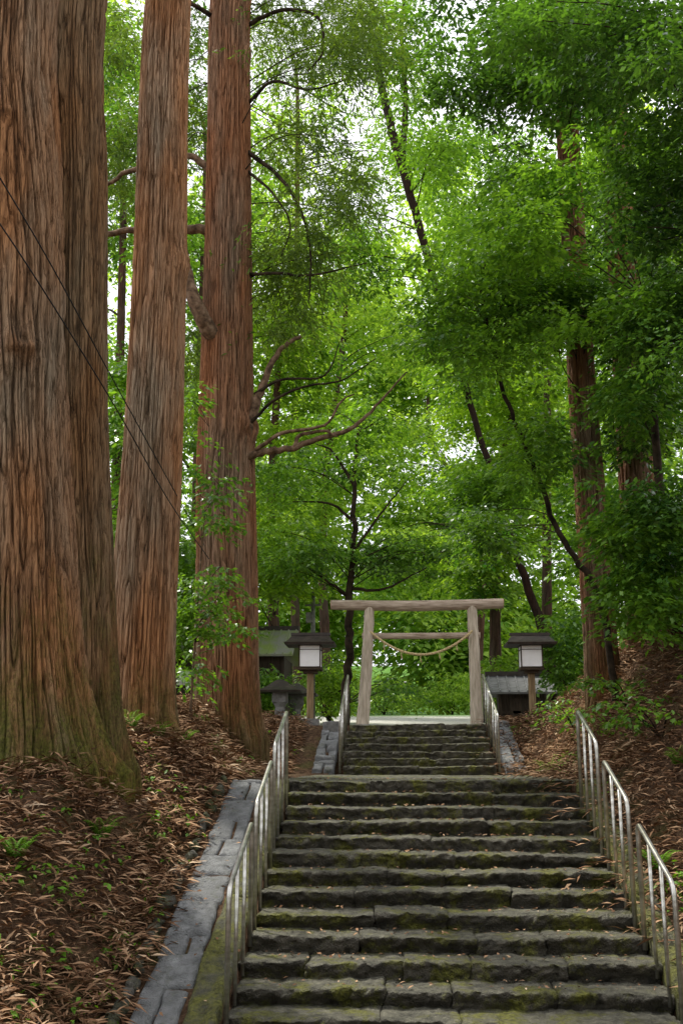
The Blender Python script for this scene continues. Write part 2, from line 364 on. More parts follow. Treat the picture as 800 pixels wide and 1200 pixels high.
def strip(name,x0,x1,y0,y1,mat,ln,up,seed,amp=.008,across=1,tilt=.0,ps=.35,gp=.005,hj=.014):
    mb=MB(); y=y0
    while y<y1-.05:
        l=random.uniform(*ln); ye=min(y+l,y1)
        xs=[x0,x1] if across==1 or random.random()>ps else [x0,x0+(x1-x0)*random.uniform(.35,.65),x1]
        for a in range(len(xs)-1):
            nu,nv=18,18; U,Vv=np.meshgrid(np.linspace(0,1,nu),np.linspace(0,1,nv),indexing='ij')
            g_=gp; jx=random.uniform(-.02,.02); X_=xs[a]+g_+(xs[a+1]-xs[a]-2*g_)*U+jx*Vv; Y_=y+g_+(ye-y-2*g_)*Vv+jx*U
            ed=np.minimum(np.minimum(U,1-U)*(xs[a+1]-xs[a]),np.minimum(Vv,1-Vv)*(ye-y))
            Zs=S(Y_)+up+random.uniform(-hj,hj)+random.uniform(-tilt,tilt)*(U-.5)+random.uniform(-tilt,tilt)*(Vv-.5)-.03*np.exp(-ed/.009)
            p=np.stack([X_,Y_,Zs],-1); p[...,2]+=amp*fbm(p,9,seed,3)*2; w_=vn(p,6,seed+2); p[...,0]+=.015*w_; p[...,1]+=.018*vn(p,6,seed+4)
            skirt=p.copy(); skirt[...,2]-=.2
            Vt=p.reshape(-1,3); Fc=[(i*nv+j,(i+1)*nv+j,(i+1)*nv+j+1,i*nv+j+1) for i in range(nu-1) for j in range(nv-1)]
            edge=[i*nv for i in range(nu)]+[(nu-1)*nv+j for j in range(1,nv)]+[i*nv+nv-1 for i in range(nu-2,-1,-1)]+[j for j in range(nv-2,0,-1)]
            n0=len(Vt); sk=skirt.reshape(-1,3)[edge]; Vt=np.vstack([Vt,sk]); m_=len(edge)
            Fc+=[(edge[(q+1)%m_],edge[q],n0+q,n0+(q+1)%m_) for q in range(m_)]
            mb.add(Vt,Fc)
        y=ye
    o=mb.obj(name,mat,None,True); o['kind']='structure'; return o
strip('paved_path',-2.40,-2.0,6.2,12.75,SLAB,(.28,.6),.045,5,.008,2,.02,.3,.011,.010)
strip('paved_path',-2.05,-1.62,20.0,23.3,SLAB,(.22,.45),.08,6,.014,2,.045,.5,.02,.03)
strip('paved_path',2.0,2.42,6.2,9.3,SLAB,(.28,.6),.03,7,.014,2,.035)
strip('paved_path',1.62,2.05,20.0,23.3,SLAB,(.22,.45),.08,8,.014,2,.045,.5,.02,.03)
strip('kerb',-1.99,-1.71,6.2,12.75,KERB,(.4,1.1),.06,9,.024,1,.03)
strip('kerb',1.71,1.96,6.2,12.75,KERB,(.4,1.1),.06,10,.024,1,.03)
strip('landing',-2.1,2.1,12.98,19.98,STEP,(.5,.9),-.02,11,.01,across=2)
for k in range(42):
    y=6.7+k*.145+random.uniform(-.05,.05); x=-2.48+random.uniform(-.03,.02); r=random.uniform(.05,.085)
    n1,n2=14,9; th,ph=np.meshgrid(np.linspace(0,2*math.pi,n1,endpoint=False),np.linspace(0,math.pi,n2))
    q=np.stack([np.sin(ph)*np.cos(th),np.sin(ph)*np.sin(th),np.cos(ph)],-1)*r
    q*=(1+.8*fbm(q,11,k))[...,None]*np.array([random.uniform(.6,.9),random.uniform(.9,1.5),.75])
    q+=np.array([x,y,float(S(y))+.06])
    Fc=[(i*n1+j,(i+1)*n1+j,(i+1)*n1+(j+1)%n1,i*n1+(j+1)%n1) for i in range(n2-1) for j in range(n1)]
    o=mk('edging_stone',q.reshape(-1,3),Fc,COB,None,True)
    tag(o,'small rough edging stone in the row between the left paved strip and the leaf-covered bank','stone','edging stones along the left paved strip')

# ================= HANDRAILS
RAIL,nt,b=M('rail_steel',.34,.5); b.inputs['Metallic'].default_value=.88
nt.links.new(ramp(nt,noise(nt,5,6,mp=(1,1,3)),[(.3,(.30,.28,.22)),(.7,(.68,.67,.62))]),b.inputs['Base Color'])
def handrail(x,y0,y1,zf,label,nposts=4,h=.97):
    t=thing('handrail',label,'handrail',(x,y0,zf(y0)),'steel handrail sections beside the steps')
    z0,z1=zf(y0),zf(y1); A=np.array([x,y0,z0-.1]); B=np.array([x,y0,z0+h]); D_=np.array([x,y1,z1+h]); E=np.array([x,y1,z1-.1])
    sl=(D_-B)/np.linalg.norm(D_-B); r=.11; pts=[A,B-[0,0,r]]
    for tt in (.25,.5,.75): pts.append((1-tt)**2*(B-[0,0,r])+2*tt*(1-tt)*B+tt*tt*(B+sl*r))
    pts+= [B+sl*r,(B+D_)/2,D_-sl*r]
    for tt in (.25,.5,.75): pts.append((1-tt)**2*(D_-sl*r)+2*tt*(1-tt)*D_+tt*tt*(D_-[0,0,r]))
    pts+=[D_-[0,0,r],E]
    mb=MB(); mb.tube(pts,.021,12); mb.obj('top_rail',RAIL,t,True)
    for k in range(1,nposts-1):
        f=k/(nposts-1); y=y0+(y1-y0)*f; z=z0+(z1-z0)*f
        mb=MB(); mb.tube([(x,y,z-.12),(x,y,z+h-.012)],.016,10); mb.obj('post',RAIL,t,True)
    return t
zl=lambda y:-1.738+.3568*(y-8.61)+.02
zu=lambda y:-.13+.3234*(y-20.0)+.0
for sx,sn in ((-1,'left'),(1,'right')):
    for (a,b_,w,h) in ((8.25,9.35,'nearest',.93),(9.69,10.71,'middle',.97),(11.03,12.1,'farthest',1.03)):
        if sx<0: a-=.08; b_-=.0
        handrail(sx*1.67,a,b_,zl,f'{w} steel handrail section on the {sn} side of the wide lower steps',4,h)
    handrail(sx*1.5,19.95,21.5,zu,f'lower steel handrail section on the {sn} side of the narrow upper steps',4)
    handrail(sx*1.5,21.6,23.15,zu,f'upper steel handrail section on the {sn} side of the narrow upper steps, near the gate',4)

# ================= TORII
WOOD,nt,b=M('weathered_log',.8,.2)
nt.links.new(ramp(nt,noise(nt,3,6,mp=(8,8,1)),[(.3,(.33,.27,.19)),(.7,(.70,.60,.47))]),b.inputs['Base Color']); bump(nt,b,noise(nt,5,5,mp=(8,8,1)),.5,.02)
WOODH,nt,b=M('weathered_beam',.8,.2)
nt.links.new(ramp(nt,noise(nt,3,6,mp=(1,8,8)),[(.3,(.25,.18,.125)),(.7,(.60,.49,.38))]),b.inputs['Base Color']); bump(nt,b,noise(nt,5,5,mp=(1,8,8)),.5,.02)
WEND,nt,b=M('cut_log_end',.8,.2); nt.links.new(ramp(nt,noise(nt,12,3),[(.3,(.4,.25,.18)),(.7,(.55,.38,.28))]),b.inputs['Base Color'])
ROPE,nt,b=M('straw_rope',.9,.1); nt.links.new(ramp(nt,noise(nt,40,3),[(.3,(.4,.3,.14)),(.7,(.72,.58,.32))]),b.inputs['Base Color'])
STN,nt,b=M('grey_stone',.85,.2); nt.links.new(ramp(nt,noise(nt,8,6),[(.3,(.10,.10,.09)),(.7,(.28,.27,.25))]),b.inputs['Base Color'])
TD=24.4
pl0,pl1=P(424,850,TD),P(433,712,TD); pr0,pr1=P(558,850,TD),P(552,712,TD)
yt=(pl0[1]+pr0[1])/2
for p in (pl0,pl1,pr0,pr1): p[1]=yt
t=thing('torii_gate','plain wooden log shrine gate standing at the top of the steps','gate',((pl0[0]+pr0[0])/2,yt,.74))
for a,c_ in ((pl0,pl1),(pr0,pr1)):
    a=a.copy(); a[2]=.66; c_=c_.copy(); c_[2]+=.1
    q=smoothpath([a,(a+c_)/2+np.array([.015,0,0]),c_],12); q[1:-1,0]+=RS.normal(0,.004,len(q)-2); mb=MB(); mb.tube(q,[.155,.14,.133,.125,.115],20); mb.obj('post',WOOD,t,True)
    mb=MB(); mb.tube([(a[0],yt,.6),(a[0],yt,.78),(a[0],yt,.80)],[.23,.22,.2],16); mb.obj('base_stone',STN,t)
k0=P(388,709,TD); k1=P(588,709,TD); k0[1]=k1[1]=yt; zk=(k0[2]+k1[2])/2
mb=MB(); q=smoothpath([(k0[0],yt,zk+.02),((k0[0]+k1[0])/2,yt,zk-.02),(k1[0],yt,zk+.02)],10); mb.tube(q,[.12,.132,.122],20,False); ks=mb.obj('top_beam',WOODH,t,True)
for e,sg in ((k0,-1),(k1,1)):
    mb=MB(); mb.tube([(e[0]+sg*.002,yt,zk+.02),(e[0]+sg*.02,yt,zk+.02)],[.119,.115],20); mb.obj('beam_end',WEND,ks)
n0=P(424,745,TD); n1_=P(562,745,TD)
mb=MB(); mb.tube([(n0[0],yt,n0[2]),((n0[0]+n1_[0])/2,yt,n0[2]-.005),(n1_[0],yt,n0[2])],.075,14); mb.obj('cross_beam',WOODH,t,True)
ra=P(434,741,TD); rm=P(493,768,TD); rb=P(552,741,TD)
u=np.linspace(0,1,60); rp=np.stack([ra[0]+(rb[0]-ra[0])*u,np.full(60,yt-.2),ra[2]+(rm[2]-ra[2])*(1-(2*u-1)**2)],1)
mb=MB()
for s_ in range(3):
    an=u*60+s_*2.094; off=np.stack([0*u,np.cos(an)*.015,np.sin(an)*.015],1); mb.tube(rp+off,.019,6)
rpz=mb.obj('sacred_rope',ROPE,t,True)
for f in (.14,.32,.5,.68,.86):
    k=int(f*59); p=rp[k]; mb=MB(); mb.tube([p,p-[0.01,0,.09],p-[-.01,0,.18]],[.01,.013,.022],6); mb.obj('straw_tassel',ROPE,rpz,True)

# ================= LANTERNS
DW,nt,b=M('dark_copper_roof',.55,.4); nt.links.new(ramp(nt,noise(nt,9,5),[(.3,(.018,.014,.011)),(.7,(.06,.045,.035))]),b.inputs['Base Color'])
PAPER,nt,b=M('lantern_panel',.6,.3); nt.links.new(ramp(nt,noise(nt,6,3),[(.3,(.84,.83,.80)),(.7,(.92,.91,.89))]),b.inputs['Base Color'])
LW,nt,b=M('lantern_wood',.8,.2); nt.links.new(ramp(nt,noise(nt,3,5,mp=(8,8,1)),[(.3,(.14,.09,.045)),(.7,(.34,.24,.13))]),b.inputs['Base Color'])
LF,nt,b=M('lantern_frame',.8,.2); nt.links.new(ramp(nt,noise(nt,5,4),[(.3,(.03,.02,.012)),(.7,(.08,.055,.035))]),b.inputs['Base Color'])
def hip(mb,cx,cy,z0,w,d,h,tw,td,thick=.05):
    L=[(1.0,0),(.72,.16),(.45,.42),(.2,.78),(0,1.0)]
    V=[];n=len(L)
    for f,g_ in L:
        a=tw/2+(w-tw)/2*f; c_=td/2+(d-td)/2*f; V+=[(cx-a,cy-c_,z0+thick+h*g_),(cx+a,cy-c_,z0+thick+h*g_),(cx+a,cy+c_,z0+thick+h*g_),(cx-a,cy+c_,z0+thick+h*g_)]
    Fc=[(i*4+k,i*4+(k+1)%4,(i+1)*4+(k+1)%4,(i+1)*4+k) for i in range(n-1) for k in range(4)]+[tuple((n-1)*4+k for k in range(4))]
    m0=len(V); V+=[(cx-w/2+.02,cy-d/2+.02,z0),(cx+w/2-.02,cy-d/2+.02,z0),(cx+w/2-.02,cy+d/2-.02,z0),(cx-w/2+.02,cy+d/2-.02,z0)]
    Fc+=[(m0+k,m0+(k+1)%4,(k+1)%4,k) for k in range(4)]+[(m0+3,m0+2,m0+1,m0)]
    mb.add(V,Fc)
def lantern(px,D,label):
    ptop=P(px,744,D); x,y=ptop[0],ptop[1]; zg=Hs(x,y); zt=ptop[2]
    t=thing('lantern',label,'lantern',(x,y,zg),'roofed wooden lanterns flanking the gate')
    zb=P(px,783,D)[2]; zr=P(px,757,D)[2]
    mb=MB(); mb.box((x,y,zg+.06),(.4,.4,.2),0,.03); mb.obj('base_stone',STN,t)
    mb=MB(); mb.box((x,y,(zg+zb)/2+.05),(.15,.15,zb-zg-.1),0,.02); mb.obj('post',LW,t)
    mb=MB(); mb.box((x,y,zb-.03),(.54,.54,.05)); mb.box((x,y,zb-.09),(.32,.32,.07)); 
    mb.obj('shelf',LF,t)
    w=.48; h=zr-zb
    mb=MB(); mb.box((x,y,zb+h/2),(w,w,h-.02)); mb.obj('lamp_box',PAPER,t)
    mb=MB()
    for a in (-1,1):
        for c_ in (-1,1): mb.box((x+a*w/2,y+c_*w/2,zb+h/2),(.026,.026,h+.02))
    for z_ in (zb+.015,zb+h*.8,zb+h-.01):
        mb.box((x,y-w/2-.004,z_),(w,.018,.013)); mb.box((x,y+w/2+.004,z_),(w,.018,.013)); mb.box((x-w/2-.004,y,z_),(.018,w,.013)); mb.box((x+w/2+.004,y,z_),(.018,w,.013))
    mb.obj('lattice_frame',LF,t)
    mb=MB(); hip(mb,x,y,zr+.0,1.16,.9,zt-zr-.07,.85,.12,.05); mb.obj('roof',DW,t)
    mb=MB(); mb.box((x,y,zt+.015),(.92,.14,.06),0,.02); mb.obj('ridge_cap',DW,t)
lantern(364,23.9,'wooden lantern with white panels and dark roof, left of the log gate')
lantern(620,23.9,'wooden lantern with white panels and dark roof, right of the log gate')

# ================= HUTS behind
ROOFG,nt,b=M('mossy_roof',.8,.2); nt.links.new(mixc(nt,ramp(nt,noise(nt,2,5),[(.4,0.0),(.6,1.0)]),(.34,.34,.30),(.30,.38,.12)),b.inputs['Base Color'])
ROOFS,nt,b=M('grey_board_roof',.7,.3); nt.links.new(ramp(nt,noise(nt,4,5,mp=(1,6,1)),[(.3,(.10,.10,.10)),(.7,(.27,.27,.27))]),b.inputs['Base Color'])
WALLD,nt,b=M('dark_board_wall',.8,.2); nt.links.new(ramp(nt,noise(nt,3,5,mp=(8,8,1)),[(.3,(.02,.015,.01)),(.7,(.07,.05,.035))]),b.inputs['Base Color'])
PLA,nt,b=M('white_plaster',.8,.2); nt.links.new(ramp(nt,noise(nt,3,5),[(.3,(.5,.49,.46)),(.7,(.72,.71,.68))]),b.inputs['Base Color'])
def hut(name,label,px0,px1,pytop,pyeave,D,depth,roofm,wallm):
    a=P(px0,pyeave,D); b_=P(px1,pyeave,D); x0,x1=a[0],b_[0]; y=(a[1]+b_[1])/2; ze=a[2]; zt=P((px0+px1)/2,pytop,D+depth/2)[2]; xc=(x0+x1)/2; zg=Hs(xc,y+depth/2)
    t=thing(name,label,'building',(xc,y+depth/2,zg)); W=x1-x0; yc=y+depth/2
    mb=MB(); dy=depth/2; sl=math.atan2(zt-ze,dy); ln=math.hypot(dy,zt-ze)
    for sg in (-1,1):
        mb.box((xc,yc+sg*dy/2,(zt+ze)/2),(W,ln,.06),0,0,-sg*sl)
        for k in range(int(W/.22)+1):
            xx=x0+.05+k*(W-.1)/int(W/.22); mb.box((xx,yc+sg*dy/2,(zt+ze)/2+.045),(.04,ln,.04),0,0,-sg*sl)
    mb.obj('roof',roofm,t)
    mb=MB(); mb.box((xc,yc,zt+.05),(W+.06,.22,.12),0,.02); mb.obj('ridge_cap',DW,t)
    wy=yc-dy+.35
    mb=MB(); mb.box((xc,yc,(zg+ze)/2-.05),(W-.6,depth-.7,ze-zg+.15)); mb.obj('wall',wallm,t)
    mb=MB()
    for k in range(5): mb.box((x0+.3+(W-.6)*k/4,wy-.02,(zg+ze)/2),(.09,.09,ze-zg+.1))
    mb.box((xc,wy-.02,zg+(ze-zg)*.45),(W-.5,.07,.07)); mb.obj('timber_frame',WALLD,t)
    mb=MB(); mb.box((xc+.1,wy-.03,zg+(ze-zg)*.45),(.8,.05,(ze-zg)*.85)); mb.obj('door',WALLD,t)
    if W>2.5:
        mb=MB(); mb.box((x0+.55,wy-.035,zg+(ze-zg)*.68),(.42,.04,.4)); mb.obj('window',PLA,t)
    return t
hut('shrine_building','low building with mossy green roof behind the big trees, left of the lantern',190,343,739,768,28,3.2,ROOFG,WALLD)
hut('wooden_shed','dark low shed with grey board roof behind the right lantern',573,652,792,812,27,1.6,ROOFS,WALLD)
def small_shrine(px,py0,D,s,label):
    p=base(px,py0,D); t=thing('stone_lantern',label,'stone lantern',p,'small dark roofed stone lanterns left of the gate')
    x,y,z=p
    mb=MB(); mb.box((x,y,z+.08*s),(.7*s,.7*s,.2*s),0,.04); mb.obj('base_stone',STN,t)
    mb=MB(); mb.tube([(x,y,z+.15*s),(x,y,z+.5*s),(x,y,z+.62*s)],[.16*s,.13*s,.2*s],10); mb.obj('post',STN,t)
    mb=MB(); mb.box((x,y,z+.75*s),(.4*s,.4*s,.26*s),0,.04); mb.obj('fire_box',STN,t)
    mb=MB(); hip(mb,x,y,z+.88*s,1.2*s,1.0*s,.3*s,.15*s,.1*s,.04); mb.obj('roof',DW,t)
small_shrine(328,835,25,.9,'dark roofed stone lantern nearest the mossy-roofed building')
small_shrine(347,838,26.5,.9,'dark roofed stone lantern close behind the left wooden lantern post')
p=base(366,840,31); zt=P(366,690,31)[2]
t=thing('utility_pole','slim grey metal pole rising behind the left wooden lantern','pole',p)
mb=MB(); mb.tube([p-[0,0,.2],(p[0],p[1],zt)],[.09,.06],10); mb.obj('shaft',STN,t,True)
mb=MB(); mb.box((p[0],p[1],zt-.5),(.5,.06,.06)); mb.obj('cross_bar',STN,t)
mb=MB(); mb.box((p[0]-.1,p[1]-.1,zt-.9),(.2,.2,.3)); mb.obj('junction_box',STN,t)
p=base(388,856,22.6); mb=MB(); mb.box((p[0]-.0,p[1],p[2]+.08),(.34,.3,.3),.2,.05)
tag(mb.obj('stone_block',STN),'small pale squared stone at the top left end of the upper steps','stone')

# ================= TREES
def tree(name,label,px,py,D,cat='tree',group=None):
    p=base(px,py,D); return thing(name,label,cat,p,group),p
G='giant cedars along the left bank'
t,p=tree('cedar_tree','giant twin-trunked cedar filling the left edge, moss on its flared base',30,905,10.9,group=G)
pts=[p-[0,0,.9],P(18,700,10.8),P(10,450,10.8),P(4,200,10.8),P(2,0,10.8)]; top=pts[-1]+np.array([-.1,0,7.]); pts.append(top)
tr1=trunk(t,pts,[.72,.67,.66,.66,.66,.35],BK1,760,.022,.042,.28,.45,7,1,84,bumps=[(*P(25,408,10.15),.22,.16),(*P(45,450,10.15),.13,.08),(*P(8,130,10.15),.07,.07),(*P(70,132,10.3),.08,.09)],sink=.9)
q0=base(102,893,11.2); pts=[q0-[0,0,.9],P(98,700,11.1),P(91,450,11.1),P(92,200,11.1),P(94,0,11.1)]; pts.append(pts[-1]+np.array([.2,.2,6]))
trunk(t,pts,[.37,.33,.32,.32,.32,.15],BK1B,400,.025,.034,.28,.45,6,8,46,sink=.9)
crown(t,[(20,-560,11,420,110,2.5,60)],L_CED,90,.9,.14,'cedar',trunk=tr1,limbs=14,lr=.03)
t,p=tree('cedar_tree','straight pale-barked cedar, second trunk from the left, reddish near its foot',163,858,13.6,group=G)
pts=[p-[0,0,.8],P(170,700,13.6),P(180,500,13.6),P(189,300,13.6),P(198,0,13.6)]; pts.append(pts[-1]+np.array([.3,.1,7]))
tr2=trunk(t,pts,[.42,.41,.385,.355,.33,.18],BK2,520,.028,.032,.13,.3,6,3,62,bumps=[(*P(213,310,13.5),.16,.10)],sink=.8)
crown(t,[(215,-470,13.6,240,110,2.0,40),(128,60,21,28,70,1,26)],L_CED,90,.9,.14,'cedar',trunk=tr2,limbs=12,lr=.03,mxd=5)
t,p=tree('cedar_tree','third tall red-brown cedar from the left with bare crooked limbs',268,840,17.2,group=G)
pts=[p-[0,0,.8],P(266,700,17.2),P(264,550,17.2),P(266,350,17.2),P(268,150,17.2),P(272,-20,17.2)]; pts.append(pts[-1]+np.array([.3,.1,6]))
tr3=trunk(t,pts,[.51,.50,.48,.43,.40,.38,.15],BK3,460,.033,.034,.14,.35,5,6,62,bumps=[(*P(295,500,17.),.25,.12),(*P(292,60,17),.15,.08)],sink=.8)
limb(t,[(285,535,17.0),(310,530,16.9),(345,524,16.8),(376,514,16.7),(410,502,16.7),(440,476,16.7),(476,436,16.8)],[.08,.06,.052,.042,.028,.012])
limb(t,[(345,524,16.8),(352,510,16.8),(380,505,16.6),(395,512,16.6)],[.04,.03,.016])
limb(t,[(300,528,16.9),(330,508,16.7),(380,498,16.6),(400,470,16.5),(415,462,16.5)],[.04,.025,.01])
limb(t,[(290,500,17.0),(320,470,16.7),(360,452,16.5),(400,446,16.4),(440,420,16.4)],[.032,.02,.008],TWIG)
limb(t,[(286,520,17.0),(298,480,17),(312,440,17),(330,408,17),(353,394,17)],[.11,.08,.06,.045,.03])
limb(t,[(298,462,17.0),(330,445,16.8),(380,440,16.6),(398,400,16.5)],[.03,.02,.008],TWIG)
limb(t,[(262,405,17.15),(246,388,16.85),(232,362,16.7),(222,332,16.7),(216,298,16.8),(214,255,17.0)],[.15,.155,.135,.11,.085,.05],n=8,jit=.06)
limb(t,[(250,270,17.2),(200,268,17.3),(150,271,17.4),(110,276,17.5)],[.1,.075,.06,.05])
limb(t,[(250,200,17.2),(215,182,17.2),(160,198,17.4),(118,222,17.6)],[.08,.055,.05,.03])
limb(t,[(290,178,17.1),(325,205,16.8),(352,245,16.6),(364,300,16.6),(362,352,16.6)],[.045,.032,.022,.012],TWIG)
limb(t,[(290,200,17.1),(318,225,16.6),(340,262,16.4),(330,300,16.3)],[.03,.02,.008],TWIG)
limb(t,[(292,322,17.1),(325,320,16.8),(365,322,16.6),(430,308,16.4)],[.035,.024,.01],TWIG)
limb(t,[(292,120,17.1),(320,95,16.8),(360,105,16.6),(410,92,16.4)],[.035,.026,.01],TWIG)
limb(t,[(290,30,17.1),(330,12,16.8),(372,20,16.6),(378,60,16.5),(360,85,16.4)],[.045,.03,.015],TWIG)
limb(t,[(250,20,17.1),(225,5,16.9),(200,-8,16.8)],[.05,.04,.02],TWIG)
crown(t,[(375,40,17.5,100,80,2.5,150),(375,210,18,70,110,2,115),(330,330,18,50,90,1.5,60),(205,80,19,45,110,1.5,70),(140,150,20,30,120,1.5,50),(222,420,19,25,120,1,30),(250,-360,17,240,120,3,40)],L_CED,120,.75,.10,'cedar',gap=.0,trunk=tr3,limbs=44,lr=.012,seed=2,mxd=3.5)
G2='tall red-barked cedars on the right bank'
t,p=tree('cedar_tree','slim red-barked cedar on the right bank, left one of the pair',706,790,17.2,group=G2)
pts=[p-[0,0,.6],P(692,600,17.2),P(680,430,17.2),P(667,200,17.2),P(657,0,17.2)]; pts.append(pts[-1]+np.array([0,0,4]))
tr=trunk(t,pts,[.28,.25,.23,.20,.18,.1],BK4,240,.04,.024,.06,.4,5,13,32,sink=.6)
crown(t,[(640,70,16.8,120,95,2.2,130),(560,80,18,80,60,2,50),(665,340,16.2,50,60,1,38),(640,200,17.5,60,50,1.5,30)],L_DRK,80,.55,.12,trunk=tr,limbs=24,seed=3,gap=.03,mxd=2.6,lr=.012)
t,p=tree('cedar_tree','thicker red-barked cedar on the right bank, right one of the pair',762,770,17.5,group=G2)
pts=[p-[0,0,.6],P(748,600,17.5),P(735,400,17.5),P(722,190,17.5),P(712,0,17.5)]; pts.append(pts[-1]+np.array([0,0,5]))
tr=trunk(t,pts,[.34,.30,.27,.25,.23,.1],BK4,200,.045,.028,.06,.4,5,17,36,sink=.6)
crown(t,[(730,60,16.5,120,100,2.,110),(735,330,16.4,50,80,1,50),(745,470,16.4,45,70,1,46),(745,640,16.2,50,60,1,50)],L_DRK,80,.55,.12,trunk=tr,limbs=24,seed=4,gap=.03,mxd=2.6,lr=.012)
t,p=tree('broadleaf_tree','thin dark curving broadleaf tree whose trunk leans left above the right bank',720,790,16.0)
pts=[p-[0,0,.2],P(702,705,16.2),P(655,625,16.2),P(622,540,16),P(592,465,15.8),P(575,400,15.7),P(560,330,15.6)]
mb=MB(); sp=smoothpath(pts,8); sp[2:-2]+=RS.normal(0,.015,(len(sp)-4,3)); mb.tube(sp,[.06,.055,.045,.04,.035,.03,.015],12); mb.obj('trunk',TWIG,t,True)
crown(t,[(590,290,15.8,100,80,2,85),(530,370,16.5,70,50,2,42),(610,410,16,70,60,1.5,50),(630,520,15.8,45,50,1.2,34),(600,610,17,60,40,1.5,40),(645,650,16.5,35,35,1,22),(650,330,16.0,40,40,.8,20)],L_MID,75,.48,.10,trunk=sp,limbs=40,seed=5,gap=.0,lr=.010,mxd=2.5)
t,p=tree('broadleaf_tree','tall thin dark tree leaning left behind the gate right side',656,815,27.5)
pts=[p-[0,0,.2],P(636,740,27.5),P(590,610,27.6),P(550,470,27.8),P(498,290,28),P(455,140,28.2),P(440,40,28.4),P(432,-30,28.5)]
mb=MB(); sp=smoothpath(pts,8); sp[2:-2]+=RS.normal(0,.02,(len(sp)-4,3)); mb.tube(sp,[.18,.13,.09,.09,.12,.13,.11,.07],12); mb.obj('trunk',BKF,t,True)
limb(t,[(470,190,28.1),(475,120,28.1),(470,50,28),(476,-20,28)],[.12,.08,.06,.04],TWIG)
limb(t,[(550,470,27.8),(530,410,27.5),(512,330,27.3)],[.08,.05,.03],TWIG)
crown(t,[(480,30,27.5,90,60,2.5,55),(470,160,27.5,80,60,2.5,45),(430,290,28,70,60,2.5,45),(510,270,27.5,70,60,2.5,55),(530,430,26.5,55,80,2,70),(585,580,26.5,50,80,1.5,80)],L_MID,80,.75,.14,trunk=sp,limbs=30,seed=6,gap=.03,lr=.02)
t,p=tree('young_tree','slender dark young tree standing just left of the gate',403,842,25.2)
pts=[p-[0,0,.2],P(408,770,25.2),P(410,700,25.2),P(414,620,25.2),P(415,560,25.2),P(420,500,25.2)]
mb=MB(); sp=smoothpath(pts,8); sp[2:-2]+=RS.normal(0,.02,(len(sp)-4,3)); mb.tube(sp,[.13,.10,.09,.07,.05,.03],12); mb.obj('trunk',TWIG,t,True)
for L_ in ([(412,650,25.2),(440,610,25),(475,565,24.8)],[(410,700,25.2),(375,675,25),(338,648,24.8)],[(414,610,25.2),(385,590,25.2),(340,588,25.2)],[(411,690,25.2),(450,690,25),(500,665,24.9)],[(415,570,25.2),(390,530,25.4),(370,520,25.4)]):
    limb(t,L_,[.045,.03,.012],TWIG)
crown(t,[(400,560,25.2,110,40,1.8,46),(360,640,25,70,35,1.5,38),(490,645,25.6,90,30,1.0,46),(420,500,25.7,70,35,1.8,30),(490,805,26.2,60,20,.8,8)],L_MID,90,.58,.12,trunk=sp,limbs=30,seed=8,flat=.05,gap=.03,lr=.014)
t,p=tree('evergreen_tree','dense dark glossy evergreen tree overhanging from the right edge',905,760,12.5)
pts=[p-[0,0,.2],P(890,500,12.5),P(870,250,12.5),P(850,0,12.5),P(840,-150,12.5)]
mb=MB(); sp=smoothpath(pts,8); mb.tube(sp,[.34,.28,.22,.16,.08],14); mb.obj('trunk',TWIG,t,True)
crown(t,[(750,50,12.5,130,90,2,135),(795,230,12.3,85,120,1.6,125),(790,390,12.5,65,80,1.5,80),(788,540,12.2,60,80,1.4,75),(610,15,13.5,100,40,1.5,40),(785,685,12.4,45,50,1,42),(900,100,12,120,300,2,80)],L_DRK,70,.42,.095,trunk=sp,limbs=50,seed=9,gap=-.02,lr=.015,mxd=4)
t,p=tree('broadleaf_tree','bright green broadleaf tree with layered sprays in front of the red trunks',800,800,14.5)
pts=[p-[0,0,.2],P(790,700,14.4),P(775,600,14.2),P(765,480,14),P(755,350,14)]
mb=MB(); sp=smoothpath(pts,8); mb.tube(sp,[.10,.09,.07,.05,.02],10); mb.obj('trunk',TWIG,t,True)
crown(t,[(755,620,13.8,70,50,1.2,85),(757,480,14,55,70,1.3,52),(690,360,14.5,60,35,1.2,30),(750,340,14,50,70,1.5,46),(760,700,13.5,55,45,1,60),(640,250,14.5,80,60,1.5,50),(740,180,13.6,70,60,1,42),(700,560,14.0,30,18,.8,10)],L_MID,65,.42,.10,trunk=sp,limbs=30,seed=10,lr=.010,gap=-.02,mxd=2.5)
t,p=tree('young_tree','leafy young tree with drooping sprays in front of the third cedar',222,852,15.2)
pts=[p-[0,0,.1],P(232,700,15.6),P(240,600,15.6),P(245,500,15.5)]
mb=MB(); sp=smoothpath(pts,8); mb.tube(sp,[.022,.016,.012,.007],8); mb.obj('trunk',LIMB,t,True)
crown(t,[(240,590,15,40,50,.7,14),(245,690,15.1,48,30,.7,18),(262,735,15.2,35,18,.5,9),(225,480,15.2,25,50,.7,6),(218,790,15.5,16,30,.4,7)],L_MID,65,.42,.09,trunk=sp,limbs=24,seed=11,gap=-.6,flat=.05,lr=.007)
G3='leafy trees beyond the gate'
